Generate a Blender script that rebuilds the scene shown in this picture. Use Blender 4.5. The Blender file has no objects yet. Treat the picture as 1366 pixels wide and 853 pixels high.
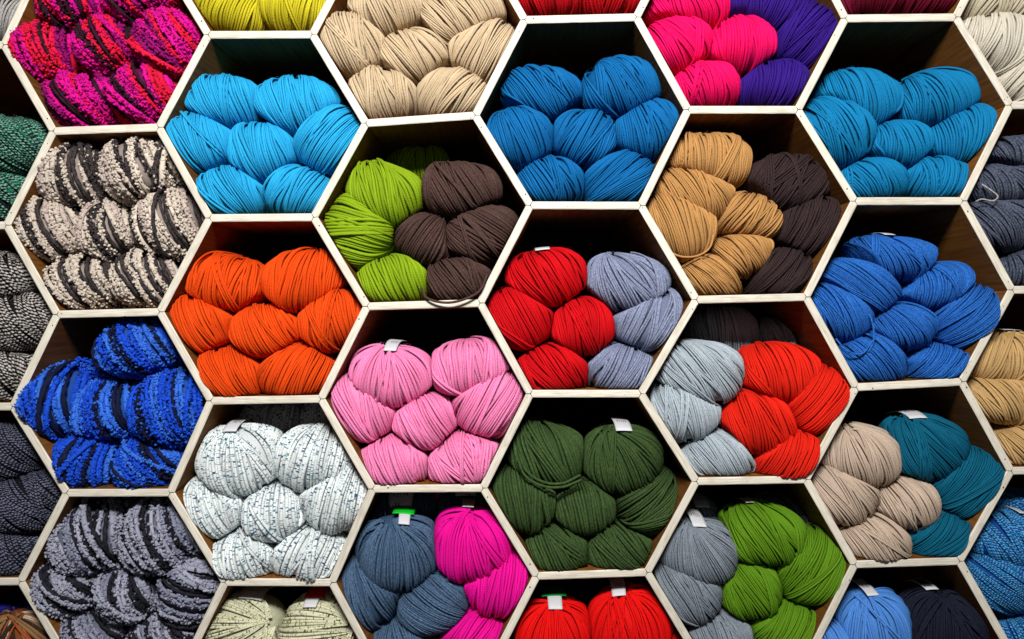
# A wall of honeycomb cubbies filled with balls of wool, seen straight on.
# Working frame: x to the viewer's right, y up, z towards the viewer, z = 0 at the shelf's front edge.
# It is written into Blender as X = x, Y = -z, Z = y + LIFT.
import bpy, math, random
import numpy as np

S = 0.0008            # metres per photo pixel on the shelf's front plane
CX, CY = 683.0, 426.5
DIST = 0.85           # camera to shelf front
DEPTH = 0.235         # depth of the cubbies
LIFT = 1.35
BT = 0.0079           # board thickness
scene = bpy.context.scene
col = scene.collection
rad = math.radians


def plane_pt(px, py, z=0.0):
    k = (DIST - z) / DIST
    return np.array([(px - CX) * S * k, (CY - py) * S * k, z])


def to_b(p):
    p = np.asarray(p, float)
    return np.stack([p[..., 0], -p[..., 2], p[..., 1] + LIFT], axis=-1)


# ------------------------------------------------------------------ materials
def lin(rgb):
    out = []
    for c in rgb:
        c /= 255.0
        out.append(c / 12.92 if c <= 0.04045 else ((c + 0.055) / 1.055) ** 2.4)
    return tuple(out) + (1.0,)


class NT:
    def __init__(self, name):
        self.m = bpy.data.materials.new(name)
        self.m.use_nodes = True
        self.t = self.m.node_tree
        self.b = self.t.nodes['Principled BSDF']

    def n(self, kind, **kw):
        nd = self.t.nodes.new(kind)
        for k, v in kw.items():
            setattr(nd, k, v)
        return nd

    def l(self, a, b):
        self.t.links.new(a, b)

    def math(self, op, a, b=None, c=None):
        nd = self.n('ShaderNodeMath', operation=op)
        for i, v in enumerate((a, b, c)):
            if v is None:
                continue
            if isinstance(v, (int, float)):
                nd.inputs[i].default_value = v
            else:
                self.l(v, nd.inputs[i])
        return nd.outputs[0]

    def mix(self, fac, a, b, blend='MIX'):
        nd = self.n('ShaderNodeMix', data_type='RGBA', blend_type=blend)
        for i, v in ((0, fac), (6, a), (7, b)):
            if isinstance(v, (int, float)):
                nd.inputs[i].default_value = v
            elif isinstance(v, tuple):
                nd.inputs[i].default_value = v
            else:
                self.l(v, nd.inputs[i])
        return nd.outputs[2]

    def noise(self, vec, scale, detail=2.0, rough=0.5):
        nd = self.n('ShaderNodeTexNoise')
        if vec is not None:
            self.l(vec, nd.inputs['Vector'])
        nd.inputs['Scale'].default_value = scale
        nd.inputs['Detail'].default_value = detail
        nd.inputs['Roughness'].default_value = rough
        return nd.outputs['Fac']

    def ramp(self, fac, lo, hi):
        nd = self.n('ShaderNodeMapRange')
        self.l(fac, nd.inputs[0])
        nd.inputs[1].default_value = lo
        nd.inputs[2].default_value = hi
        return nd.outputs[0]

    def vec(self, x, y, z):
        nd = self.n('ShaderNodeCombineXYZ')
        for i, v in enumerate((x, y, z)):
            if isinstance(v, (int, float)):
                nd.inputs[i].default_value = v
            else:
                self.l(v, nd.inputs[i])
        return nd.outputs[0]


def wool(name, kind, c1, c2=None, c3=None, sheen=0.12, rough=0.8):
    """Spun wool. The mesh carries 'strand' = (around 0..1, length in strand widths, a random number per strand)."""
    w = NT(name)
    at = w.n('ShaderNodeAttribute', attribute_name='strand')
    sp = w.n('ShaderNodeSeparateXYZ')
    w.l(at.outputs['Vector'], sp.inputs[0])
    u, v, r = sp.outputs
    tc = w.n('ShaderNodeTexCoord')
    obj = tc.outputs['Object']
    fib = w.noise(w.vec(w.math('MULTIPLY', u, 5.0), w.math('MULTIPLY', v, 0.9), w.math('MULTIPLY', r, 57.0)), 1.0, 3.0, 0.6)
    A = lin(c1)
    if kind == 'solid':
        base = A
    elif kind == 'heather':
        base = w.mix(w.ramp(fib, 0.38, 0.66), A, lin(c2))
    elif kind == 'fleck':
        f1 = w.noise(w.vec(w.math('MULTIPLY', r, 91.0), w.math('MULTIPLY', v, 1.3), w.math('MULTIPLY', u, 0.7)), 1.0, 1.0)
        hue = w.noise(obj, 60.0, 1.0)
        base = w.mix(w.ramp(f1, 0.54, 0.67), A, w.mix(w.ramp(hue, 0.4, 0.6), lin(c2), lin(c3 or c2)))
    elif kind == 'marl':
        st = w.math('SINE', w.math('ADD', w.math('MULTIPLY_ADD', v, 3.0, w.math('MULTIPLY', u, 4.6)), w.math('MULTIPLY', r, 6.28)))
        nz = w.noise(w.vec(w.math('MULTIPLY', r, 71.0), w.math('MULTIPLY', v, 0.5), w.math('MULTIPLY', u, 1.5)), 1.0, 2.0)
        k = w.math('ADD', w.math('MULTIPLY', st, 0.22), nz)
        base = w.mix(w.ramp(k, 0.44, 0.66), A, lin(c2))
        if c3:
            n3 = w.noise(w.vec(w.math('MULTIPLY', r, 33.0), w.math('MULTIPLY', v, 0.33), u), 1.0, 1.0)
            base = w.mix(w.ramp(n3, 0.56, 0.64), base, lin(c3))
    elif kind == 'dyed':          # the mesh names the dye of every strand
        d = w.n('ShaderNodeAttribute', attribute_name='dye')
        nz = w.noise(obj, 420.0, 2.0)
        base = w.mix(w.ramp(nz, 0.3, 0.75), d.outputs['Color'], w.mix(0.28, d.outputs['Color'], lin(c1)))
    # dye takes unevenly from strand to strand
    tone = w.math('MULTIPLY_ADD', r, 0.22, 0.78)
    base = w.mix(1.0, base, w.vec(tone, tone, tone), 'MULTIPLY')
    fv = w.math('MULTIPLY_ADD', fib, 0.36, 0.82)
    base = w.mix(1.0, base, w.vec(fv, fv, fv), 'MULTIPLY')
    w.l(base, w.b.inputs['Base Color'])
    w.b.inputs['Roughness'].default_value = rough
    w.b.inputs['Specular IOR Level'].default_value = 0.18
    w.b.inputs['Sheen Weight'].default_value = sheen
    w.b.inputs['Sheen Roughness'].default_value = 0.5
    if isinstance(base, tuple):
        w.b.inputs['Sheen Tint'].default_value = base
    else:
        w.l(base, w.b.inputs['Sheen Tint'])
    # two plies twisted round each other, and the fibres between
    twist = w.math('SINE', w.math('MULTIPLY_ADD', v, 8.2, w.math('MULTIPLY', u, 6.0)))
    h = w.math('MULTIPLY_ADD', twist, 0.16 if kind != 'dyed' else 0.0, w.noise(obj, 1100.0, 2.0))
    bp = w.n('ShaderNodeBump')
    bp.inputs['Strength'].default_value = 0.55
    bp.inputs['Distance'].default_value = 0.0009
    w.l(h, bp.inputs['Height'])
    w.l(bp.outputs[0], w.b.inputs['Normal'])
    return w.m


YARN = {   # key: (words, material, strand width in photo pixels, build)
    'magenta_mix': ('magenta, red and black chunky', ('dyed', (120, 0, 70)), 8.6, [((226, 12, 150), 3), ((236, 22, 62), 2), ((20, 20, 26), 2), ((150, 8, 110), 1)]),
    'cream_black': ('cream and black chunky', ('dyed', (150, 130, 120)), 8.8, [((226, 212, 196), 4), ((24, 26, 34), 3), ((206, 188, 178), 1)]),
    'blue_black': ('bright blue and black chunky', ('dyed', (10, 40, 130)), 8.4, [((26, 84, 222), 4), ((18, 20, 30), 2), ((60, 122, 236), 2)]),
    'grey_black': ('lavender grey and black chunky', ('dyed', (90, 88, 105)), 9.0, [((172, 174, 192), 3), ((10, 11, 18), 4), ((146, 150, 172), 1)]),
    'yellow': ('yellow', ('solid', (206, 192, 34)), 4.6, None),
    'sky': ('sky blue', ('solid', (38, 170, 224)), 4.0, None),
    'orange': ('orange', ('solid', (236, 76, 8)), 4.3, None),
    'speckle': ('white and teal speckled', ('fleck', (240, 246, 245), (26, 72, 120), (24, 116, 134)), 5.4, None),
    'cream_speckle': ('pale cream speckled', ('fleck', (226, 226, 192), (70, 76, 40), (120, 112, 60)), 6.0, None),
    'beige': ('beige', ('solid', (206, 182, 148)), 4.4, None),
    'lime': ('lime green', ('solid', (136, 166, 20)), 5.6, None),
    'cocoa': ('cocoa brown', ('heather', (70, 48, 44), (86, 64, 58)), 5.0, None),
    'pink': ('pink', ('heather', (252, 150, 198), (248, 122, 178)), 5.2, None),
    'slate': ('slate blue', ('heather', (56, 84, 116), (98, 122, 150)), 4.8, None),
    'fuchsia': ('fuchsia', ('solid', (244, 8, 158)), 4.8, None),
    'crimson': ('deep red', ('solid', (196, 6, 22)), 4.6, None),
    'azure': ('azure blue', ('solid', (6, 104, 168)), 4.2, None),
    'red': ('red', ('solid', (208, 2, 16)), 4.4, None),
    'steel': ('grey-blue', ('heather', (116, 126, 156), (158, 164, 190)), 4.6, None),
    'forest': ('forest green', ('heather', (50, 72, 36), (70, 93, 48)), 5.4, None),
    'scarlet': ('scarlet', ('solid', (238, 10, 8)), 4.8, None),
    'rose': ('hot pink', ('solid', (248, 4, 102)), 4.2, None),
    'violet': ('violet', ('solid', (50, 19, 128)), 4.3, None),
    'tan': ('tan', ('solid', (192, 142, 84)), 4.0, None),
    'umber': ('dark brown', ('heather', (48, 34, 35), (62, 46, 46)), 4.2, None),
    'silver': ('silver grey', ('heather', (164, 178, 188), (192, 202, 208)), 3.9, None),
    'vermilion': ('bright red', ('solid', (232, 34, 14)), 4.3, None),
    'ash': ('ash grey', ('heather', (118, 128, 140), (152, 160, 170)), 3.8, None),
    'moss': ('moss green', ('solid', (96, 142, 22)), 4.1, None),
    'wine': ('wine red', ('solid', (112, 6, 40)), 4.4, None),
    'turquoise': ('turquoise', ('solid', (10, 126, 180)), 4.3, None),
    'royal': ('royal blue', ('heather', (20, 88, 176), (54, 122, 206)), 3.8, None),
    'oat': ('oatmeal', ('solid', (202, 180, 160)), 4.0, None),
    'teal': ('dark teal', ('solid', (4, 98, 128)), 4.0, None),
    'cornflower': ('cornflower blue', ('solid', (84, 146, 226)), 4.6, None),
    'navy': ('black-navy', ('heather', (18, 22, 38), (32, 38, 56)), 4.8, None),
    'green_tweed': ('green and black tweed', ('marl', (12, 22, 22), (120, 176, 156), (30, 112, 84)), 4.6, None),
    'salt_pepper': ('salt and pepper', ('marl', (14, 13, 14), (206, 198, 192)), 4.8, None),
    'night_tweed': ('black and white flecked', ('marl', (10, 11, 20), (108, 112, 134)), 4.2, None),
    'autumn': ('brown, cream and orange', ('dyed', (120, 90, 60)), 5.5, [((150, 112, 74), 2), ((30, 25, 22), 3), ((206, 188, 168), 1), ((168, 84, 36), 1)]),
    'indigo': ('indigo', ('solid', (30, 26, 120)), 4.4, None),
    'pebble': ('pebble grey', ('heather', (150, 146, 144), (196, 192, 186)), 5.0, None),
    'ivory': ('ivory', ('solid', (222, 214, 196)), 4.6, None),
    'linen': ('pale linen', ('solid', (204, 192, 166)), 4.8, None),
    'charcoal_blue': ('charcoal blue', ('heather', (54, 60, 78), (106, 114, 134)), 4.0, None),
    'camel': ('camel', ('solid', (206, 168, 112)), 4.2, None),
    'sea_tweed': ('blue and aqua flecked', ('marl', (10, 70, 150), (96, 178, 220), (20, 110, 170)), 3.8, None),
}
MAT = {}
for k_, (words_, m_, w_, b_) in YARN.items():
    MAT[k_] = wool(k_ + '_wool', *m_)


def mat_plain(name, c, rough=0.7, noise=0.0, scale=60.0):
    w = NT(name)
    base = lin(c)
    if noise:
        tc = w.n('ShaderNodeTexCoord')
        nz = w.noise(tc.outputs['Object'], scale, 4.0)
        base = w.mix(w.ramp(nz, 0.3, 0.7), tuple(x * (1 - noise) for x in base[:3]) + (1,), base)
        w.l(base, w.b.inputs['Base Color'])
    else:
        w.b.inputs['Base Color'].default_value = base
    w.b.inputs['Roughness'].default_value = rough
    w.b.inputs['Specular IOR Level'].default_value = 0.25
    return w.m


def mat_paint():
    w = NT('white_brushed_paint')
    at = w.n('ShaderNodeAttribute', attribute_name='along')
    sp = w.n('ShaderNodeSeparateXYZ')
    w.l(at.outputs['Vector'], sp.inputs[0])
    a, b, r = sp.outputs
    g = w.noise(w.vec(w.math('MULTIPLY', a, 40.0), w.math('MULTIPLY', b, 900.0), w.math('MULTIPLY', r, 91.0)), 1.0, 4.0, 0.6)
    pat = w.noise(w.vec(w.math('MULTIPLY', a, 55.0), w.math('MULTIPLY', b, 120.0), w.math('MULTIPLY', r, 37.0)), 1.0, 3.0)
    c = w.mix(w.ramp(g, 0.38, 0.75), lin((238, 231, 216)), lin((198, 187, 166)))
    c = w.mix(w.math('MULTIPLY', w.ramp(pat, 0.50, 0.75), 0.5), c, lin((186, 176, 158)))
    chip = w.noise(w.vec(w.math('MULTIPLY', a, 300.0), w.math('MULTIPLY', b, 420.0), w.math('MULTIPLY', r, 13.0)), 1.0, 2.0)
    c = w.mix(w.ramp(chip, 0.735, 0.77), c, lin((92, 74, 52)))
    tone = w.math('MULTIPLY_ADD', r, 0.10, 0.92)
    c = w.mix(1.0, c, w.vec(tone, tone, tone), 'MULTIPLY')
    w.l(c, w.b.inputs['Base Color'])
    w.b.inputs['Roughness'].default_value = 0.55
    w.b.inputs['Specular IOR Level'].default_value = 0.3
    bp = w.n('ShaderNodeBump')
    bp.inputs['Strength'].default_value = 0.4
    bp.inputs['Distance'].default_value = 0.0005
    w.l(g, bp.inputs['Height'])
    w.l(bp.outputs[0], w.b.inputs['Normal'])
    return w.m


def mat_wood():
    w = NT('raw_brown_board')
    at = w.n('ShaderNodeAttribute', attribute_name='along')
    sp = w.n('ShaderNodeSeparateXYZ')
    w.l(at.outputs['Vector'], sp.inputs[0])
    a, b, r = sp.outputs
    tc = w.n('ShaderNodeTexCoord')
    so = w.n('ShaderNodeSeparateXYZ')
    w.l(tc.outputs['Object'], so.inputs[0])
    g = w.noise(w.vec(w.math('MULTIPLY', a, 260.0), w.math('MULTIPLY', so.outputs[1], 14.0), w.math('MULTIPLY', r, 91.0)), 1.0, 4.0, 0.6)
    c = w.mix(w.ramp(g, 0.3, 0.72), lin((140, 90, 36)), lin((98, 58, 20)))
    tone = w.math('MULTIPLY_ADD', r, 0.4, 0.75)
    c = w.mix(1.0, c, w.vec(tone, tone, tone), 'MULTIPLY')
    w.l(c, w.b.inputs['Base Color'])
    w.b.inputs['Roughness'].default_value = 0.7
    w.b.inputs['Specular IOR Level'].default_value = 0.2
    return w.m


PAINT, WOOD = mat_paint(), mat_wood()
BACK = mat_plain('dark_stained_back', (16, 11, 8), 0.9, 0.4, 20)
HOLE = mat_plain('nail_hole_dark', (30, 24, 18), 0.9)
PAPER = mat_plain('white_label_paper', (212, 212, 216), 0.6, 0.08, 300)
INK = mat_plain('grey_print', (70, 72, 80), 0.7)
GREEN = mat_plain('green_sticker', (10, 190, 40), 0.5)
DKGREEN = mat_plain('dark_green_sticker', (8, 132, 44), 0.5)
REDTAG = mat_plain('red_sticker', (232, 40, 18), 0.5)


# ------------------------------------------------------------------ mesh helpers
def mesh_obj(name, verts, quads, mats, parent=None, origin=None, attrs=None, mat_idx=None, smooth=True, tris=False):
    """verts in the working frame; one linked object."""
    V = to_b(verts)
    o0 = to_b(np.asarray(origin)) if origin is not None else np.zeros(3)
    V = V - o0
    me = bpy.data.meshes.new(name)
    F = np.asarray(quads, dtype=np.int32)
    nf, k = F.shape
    me.vertices.add(len(V))
    me.vertices.foreach_set('co', V.astype(np.float32).ravel())
    me.loops.add(nf * k)
    me.loops.foreach_set('vertex_index', F.ravel())
    me.polygons.add(nf)
    me.polygons.foreach_set('loop_start', np.arange(nf, dtype=np.int32) * k)
    me.polygons.foreach_set('loop_total', np.full(nf, k, dtype=np.int32))
    if mat_idx is not None:
        me.polygons.foreach_set('material_index', np.asarray(mat_idx, dtype=np.int32))
    me.update(calc_edges=True)
    me.polygons.foreach_set('use_smooth', np.full(nf, bool(smooth)))
    for nm, arr in (attrs or {}).items():
        if arr.shape[1] == 3:
            a = me.attributes.new(nm, 'FLOAT_VECTOR', 'POINT')
            a.data.foreach_set('vector', arr.astype(np.float32).ravel())
        else:
            a = me.attributes.new(nm, 'FLOAT_COLOR', 'POINT')
            a.data.foreach_set('color', arr.astype(np.float32).ravel())
    for m in (mats if isinstance(mats, list) else [mats]):
        me.materials.append(m)
    o = bpy.data.objects.new(name, me)
    col.objects.link(o)
    if parent is not None:
        o.parent = parent            # parts share their thing's origin
    elif origin is not None:
        o.location = o0
    return o


def poly_obj(name, verts, faces, mats, mat_idx, parent, attrs=None, origin=None):
    V = to_b(verts)
    if origin is not None:
        V = V - to_b(np.asarray(origin))
    me = bpy.data.meshes.new(name)
    me.from_pydata(V.tolist(), [], [list(f) for f in faces])
    for nm, arr in (attrs or {}).items():
        a = me.attributes.new(nm, 'FLOAT_VECTOR', 'POINT')
        a.data.foreach_set('vector', np.asarray(arr, np.float32).ravel())
    for m in mats:
        me.materials.append(m)
    me.polygons.foreach_set('material_index', mat_idx)
    o = bpy.data.objects.new(name, me)
    col.objects.link(o)
    o.parent = parent
    return o


def tag(o, label, cat, group=None):
    o['label'] = label
    o['category'] = cat
    if group:
        o['group'] = group


# ------------------------------------------------------------------ the shelf
# horizontal boards of each column of cubbies: (left end, right end) in photo pixels, top to bottom
H = {
    0: [((-142, -180), (3, -182)), ((-140, 61), (5, 60)), ((-137, 302), (8.5, 300.7)), ((-129, 544), (16.8, 542.6)), ((-119, 778), (27, 776)), ((-108, 1012), (37, 1010))],
    1: [((64, -68), (206, -72)), ((71, 175), (211.5, 170)), ((76, 419.7), (213, 416.3)), ((88.7, 658), (227, 657.5)), ((100, 898), (242, 896))],
    2: [((274, -199), (414, -200)), ((277.7, 46.5), (416.5, 46)), ((279.5, 291), (418.3, 290)), ((281, 535), (428, 532.5)), ((300, 777), (442.5, 777.5)), ((315, 1015), (457, 1018))],
    3: [((483, -80), (632, -92)), ((488, 164.5), (634, 154)), ((489.7, 409), (640.5, 404.5)), ((497, 652.5), (644.5, 651.5)), ((506, 895), (652, 894))],
    4: [((698, -225), (847, -226)), ((700, 26.5), (849, 23)), ((707.5, 274), (855, 274.5)), ((707.5, 525.5), (855, 525.5)), ((716, 769), (863.5, 764)), ((722, 1010), (870, 1005))],
    5: [((914, -105), (1062, -105)), ((918, 146.5), (1064.5, 146.5)), ((929, 400), (1075.6, 396.5)), ((929, 642.5), (1075.5, 640)), ((935, 882), (1077, 880))],
    6: [((1120, -222), (1268, -222)), ((1128, 24.6), (1275.5, 23)), ((1140.5, 268.5), (1284.5, 268.3)), ((1142.3, 517), (1283.4, 509.5)), ((1140.5, 753.5), (1280.4, 749)), ((1140, 990), (1280, 985))],
    7: [((1342, -105), (1488, -106)), ((1348, 140.4), (1494, 139)), ((1350.5, 387), (1496, 385)), ((1349, 628.5), (1494, 626)), ((1348, 868), (1492, 865))],
}
SLANT = []
for c in range(1, 8):
    for (L, R) in H[c]:
        for (_, Rp) in H[c - 1]:
            if abs(L[1] - Rp[1]) < 165:
                SLANT.append((L, Rp))
# outer sides of the end columns
for c, side in ((0, 0), (7, 1)):
    for a, b in zip(H[c][:-1], H[c][1:]):
        P, Q = a[side], b[side]
        M = ((P[0] + Q[0]) / 2 + (-70 if side == 0 else 70), (P[1] + Q[1]) / 2)
        SLANT += [(P, M), (M, Q)]

CELLS = []
for c in range(8):
    for a, b in zip(H[c][:-1], H[c][1:]):
        ym = (a[0][1] + b[0][1]) / 2
        if c > 0:
            Lv = min((h[1] for h in H[c - 1]), key=lambda p: abs(p[1] - ym))
        else:
            Lv = ((a[0][0] + b[0][0]) / 2 - 70, ym)
        if c < 7:
            Rv = min((h[0] for h in H[c + 1]), key=lambda p: abs(p[1] - ym))
        else:
            Rv = ((a[1][0] + b[1][0]) / 2 + 70, ym)
        CELLS.append([a[0], a[1], Rv, b[1], b[0], Lv])      # clockwise on the photo


def cell_planes(poly):
    """Outward normals and limits (working frame, at the boards' inner faces)."""
    P = [plane_pt(*p)[:2] for p in poly]
    cen = sum(P) / len(P)
    out = []
    for a, b in zip(P, P[1:] + P[:1]):
        d = b - a
        n = np.array([d[1], -d[0]]) / np.linalg.norm(d)
        if n @ (a - cen) < 0:
            n = -n
        out.append((n, n @ a - BT / 2))
    return out


def inside(pt, poly):
    ok = False
    for (x0, y0), (x1, y1) in zip(poly, poly[1:] + poly[:1]):
        if (y0 > pt[1]) != (y1 > pt[1]) and pt[0] < (x1 - x0) * (pt[1] - y0) / (y1 - y0) + x0:
            ok = not ok
    return ok


shelf = bpy.data.objects.new('honeycomb_shelf', None)
col.objects.link(shelf)
tag(shelf, 'white-edged wooden honeycomb shelf whose six-sided cubbies hold all the yarn balls', 'shelf')
rng0 = np.random.default_rng(11)


def board(name, P, Q, holes=0):
    p, q = plane_pt(*P)[:2], plane_pt(*Q)[:2]
    u = (q - p) / np.linalg.norm(q - p)
    n = np.array([-u[1], u[0]])
    Lg = np.linalg.norm(q - p)
    gap = 0.00024
    m = BT / 2 / math.sqrt(3)
    rv = rng0.random()
    prof = [(gap * 2, 0), (m + gap, BT / 2), (Lg - m - gap, BT / 2), (Lg - gap * 2, 0), (Lg - m - gap, -BT / 2), (m + gap, -BT / 2)]

    def pt(a, b, z):
        xy = p + u * a + n * b
        return (xy[0], xy[1], z)
    # wooden body
    vs, at = [], []
    for z in (-0.0016, -DEPTH):
        for a, b in prof:
            vs.append(pt(a, b, z)); at.append((a, b, rv))
    fs = [tuple(range(6)), tuple(range(11, 5, -1))] + [(i, (i + 6), (i + 1) % 6 + 6, (i + 1) % 6) for i in range(6)]
    o = poly_obj(name, vs, fs, [WOOD], [0] * len(fs), shelf, {'along': at})
    # painted front edge: hand brushed, so its two long arrises wander a little
    N = 22
    vs, at, fs, mi = [], [], [], []
    ph = rng0.random(4) * 6.28

    def wob(t, k):
        return 0.00022 * (math.sin(t * 19 + ph[k]) + 0.7 * math.sin(t * 43 + ph[k] * 2)) + rng0.normal(0, 0.00006)
    for i in range(N + 1):
        t = i / N
        w0, w1 = wob(t, 0), wob(t, 1)
        half = BT / 2
        for b, z in ((half, -0.0016), (half + 0.0001, -0.0006), (half - 0.0008 + w0, 0.0), (0, 0.0001), (-half + 0.0008 + w1, 0.0), (-half - 0.0001, -0.0006), (-half, -0.0016)):
            bb = abs(b)
            e0 = gap * 2 + (m + gap - gap * 2) * min(bb / half, 1)
            a = e0 + (Lg - 2 * e0) * t
            vs.append(pt(a, b, z)); at.append((a, b, rv))
    for i in range(N):
        for j in range(6):
            fs.append((i * 7 + j, i * 7 + j + 1, (i + 1) * 7 + j + 1, (i + 1) * 7 + j)); mi.append(0)
    fs.append(tuple(range(6, -1, -1))); mi.append(0)
    fs.append(tuple(N * 7 + j for j in range(7))); mi.append(0)
    for h in range(holes):
        a = Lg * ((0.12, 0.9, 0.5)[h] + rng0.normal(0, 0.03))
        b = rng0.normal(0, 0.0012)
        r = rng0.uniform(0.0004, 0.0008)
        base = len(vs)
        for k in range(7):
            vs.append(pt(a + r * math.cos(k / 7 * 6.283) * 1.3, b + r * math.sin(k / 7 * 6.283), 0.0004)); at.append((a, b, rv))
        fs.append(tuple(base + k for k in range(7))); mi.append(1)
    poly_obj('painted_edge', vs, fs, [PAINT, HOLE], mi, o, {'along': at})
    return o


for c in range(8):
    for (L, R) in H[c]:
        board('shelf_board', L, R, int(rng0.integers(0, 5) // 3))
for (L, R) in SLANT:
    board('divider_board', L, R, int(rng0.integers(0, 6) // 2))
x0, y0, _ = plane_pt(-240, -240)
x1, y1, _ = plane_pt(1600, 1040)
zb, zc = -DEPTH - 0.001, -DEPTH - 0.013
poly_obj('back_panel', [(x0, y0, zb), (x1, y0, zb), (x1, y1, zb), (x0, y1, zb), (x0, y0, zc), (x1, y0, zc), (x1, y1, zc), (x0, y1, zc)],
         [(0, 3, 2, 1), (4, 5, 6, 7), (0, 1, 5, 4), (1, 2, 6, 5), (2, 3, 7, 6), (3, 0, 4, 7)], [BACK], [0] * 6, shelf)


# ------------------------------------------------------------------ the balls
class Ball:
    pass


def softclip(d, k):
    return k * np.logaddexp(0, d / k)


def make_shape(b, px, py, rx, ry, rot, dz):
    rz = 0.062 if b.chunky else 0.048
    zc = -0.007 + dz - rz * 0.86
    k = (DIST - zc) / DIST
    b.c = plane_pt(px, py, zc + 0.42 * rz)
    b.c[2] = zc
    k = (DIST - zc - 0.25 * rz) / DIST
    g = 1.015
    b.r = np.array([rx * S * k * g, ry * S * k * g, rz])
    t = rad(rot)
    b.ex = np.array([math.cos(t), -math.sin(t), 0.0])
    b.ey = np.array([math.sin(t), math.cos(t), 0.0])
    b.ph = b.rng.random(9) * 6.283
    b.n = b.rng.uniform(2.25, 2.55)
    b.cons = []
    b.bulge = 1.0 if dz >= 0.0065 else 0.25


def surf(b, d, off):
    """Unit directions d (...,3) -> points on the pressed ball, raised by off along its normal; also the normal."""
    q = np.stack([d @ b.ex, d @ b.ey, d[..., 2]], -1)
    a = np.abs(q) + 1e-6
    sc = (a ** b.n).sum(-1) ** (-1 / b.n)
    lump = 1 + 0.022 * (np.sin(3.1 * q[..., 0] + b.ph[0]) * np.sin(2.7 * q[..., 1] + b.ph[1]) + np.sin(2.3 * q[..., 2] + 3.3 * q[..., 0] + b.ph[2]))
    ql = q * (sc * lump)[..., None] * b.r
    nl = q / b.r
    nl = nl / np.linalg.norm(nl, axis=-1, keepdims=True)
    p = b.c + ql[..., :1] * b.ex + ql[..., 1:2] * b.ey
    p[..., 2] += ql[..., 2]
    n = nl[..., :1] * b.ex + nl[..., 1:2] * b.ey
    n[..., 2] += nl[..., 2]
    p = p + n * np.asarray(off)[..., None]
    for (m, lim) in b.cons:                     # pressed flat against its neighbours
        dd = p @ m - lim + b.w * 0.5
        p = p - softclip(dd, 0.0012)[..., None] * m
    for (m, lim) in b.walls:                    # and against the boards, but free to bulge over the front edge
        free = np.clip(p[..., 2] + 0.001, 0, 0.05) * b.bulge
        dd = p[..., 0] * m[0] + p[..., 1] * m[1] - lim + b.w * 0.5 - free
        s = softclip(dd, 0.0012)
        p = p - np.stack([s * m[0], s * m[1], np.zeros_like(s)], -1)
    zb_ = -DEPTH + 0.004
    p[..., 2] = np.maximum(p[..., 2], zb_)
    return p, n


def axes(ang, tilt):
    a, t = rad(ang), rad(tilt)
    P = np.array([-math.sin(a) * math.cos(t), math.cos(a) * math.cos(t), math.sin(t)])
    F = np.array([math.sin(a) * math.sin(t), -math.cos(a) * math.sin(t), math.cos(t)])
    return P, F, np.cross(P, F)


def tubes(C, Nn, w, na, arc, lump=None, tall=1.0):
    """C (k,s,3) strand centre lines, Nn normals -> verts, quads, uv. Open underside: it lies on the layer below."""
    k, s, _ = C.shape
    T = np.gradient(C, axis=1)
    T /= np.linalg.norm(T, axis=-1, keepdims=True) + 1e-12
    Nn = Nn - (Nn * T).sum(-1, keepdims=True) * T
    Nn /= np.linalg.norm(Nn, axis=-1, keepdims=True) + 1e-12
    B = np.cross(T, Nn)
    th = np.linspace(-arc, arc, na)
    r = np.broadcast_to(np.asarray(w, float) / 2, (k, s, na)).copy()
    if lump is not None:
        r = r * lump
    V = C[:, :, None, :] + r[..., None] * (tall * np.cos(th)[None, None, :, None] * Nn[:, :, None, :] + np.sin(th)[None, None, :, None] * B[:, :, None, :])
    idx = np.arange(k * s * na).reshape(k, s, na)
    Q = np.stack([idx[:, :-1, :-1], idx[:, :-1, 1:], idx[:, 1:, 1:], idx[:, 1:, :-1]], -1).reshape(-1, 4)
    ln = np.concatenate([np.zeros((k, 1)), np.cumsum(np.linalg.norm(np.diff(C, axis=1), axis=-1), axis=1)], 1) / np.mean(w)
    U = np.broadcast_to(np.linspace(0, 1, na)[None, None], (k, s, na))
    L = np.broadcast_to(ln[:, :, None], (k, s, na))
    return V.reshape(-1, 3), Q, U.reshape(-1), L.reshape(-1)


def dye_runs(b, k):
    rg, seq, last = b.rng, [], -1
    wts = np.array([w_ for _, w_ in b.dyes], float)
    while len(seq) < k:
        pr = wts.copy()
        if last >= 0:
            pr[last] = 0
        j = int(rg.choice(len(wts), p=pr / pr.sum()))
        dark = sum(lin(b.dyes[j][0])[:3]) < 0.12
        seq += [j] * (int(rg.integers(1, 3)) if dark else int(rg.integers(1, 4)))
        last = j
    return seq[:k]


def _round_cube():
    g = np.array([-1.0, 0.0, 1.0])
    vs, qs, key = [], [], {}
    for ax in range(3):
        for sg in (-1, 1):
            for i in range(2):
                for j in range(2):
                    f = []
                    for (a_, b_) in ((i, j), (i + 1, j), (i + 1, j + 1), (i, j + 1)):
                        p = [0, 0, 0]
                        p[ax] = sg
                        p[(ax + 1) % 3], p[(ax + 2) % 3] = g[a_], g[b_]
                        t = tuple(p)
                        if t not in key:
                            key[t] = len(vs)
                            vs.append(np.array(t) / np.linalg.norm(t))
                        f.append(key[t])
                    qs.append(f if sg > 0 else f[::-1])
    return np.array(vs), np.array(qs)


RC_V, RC_Q = _round_cube()


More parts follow.
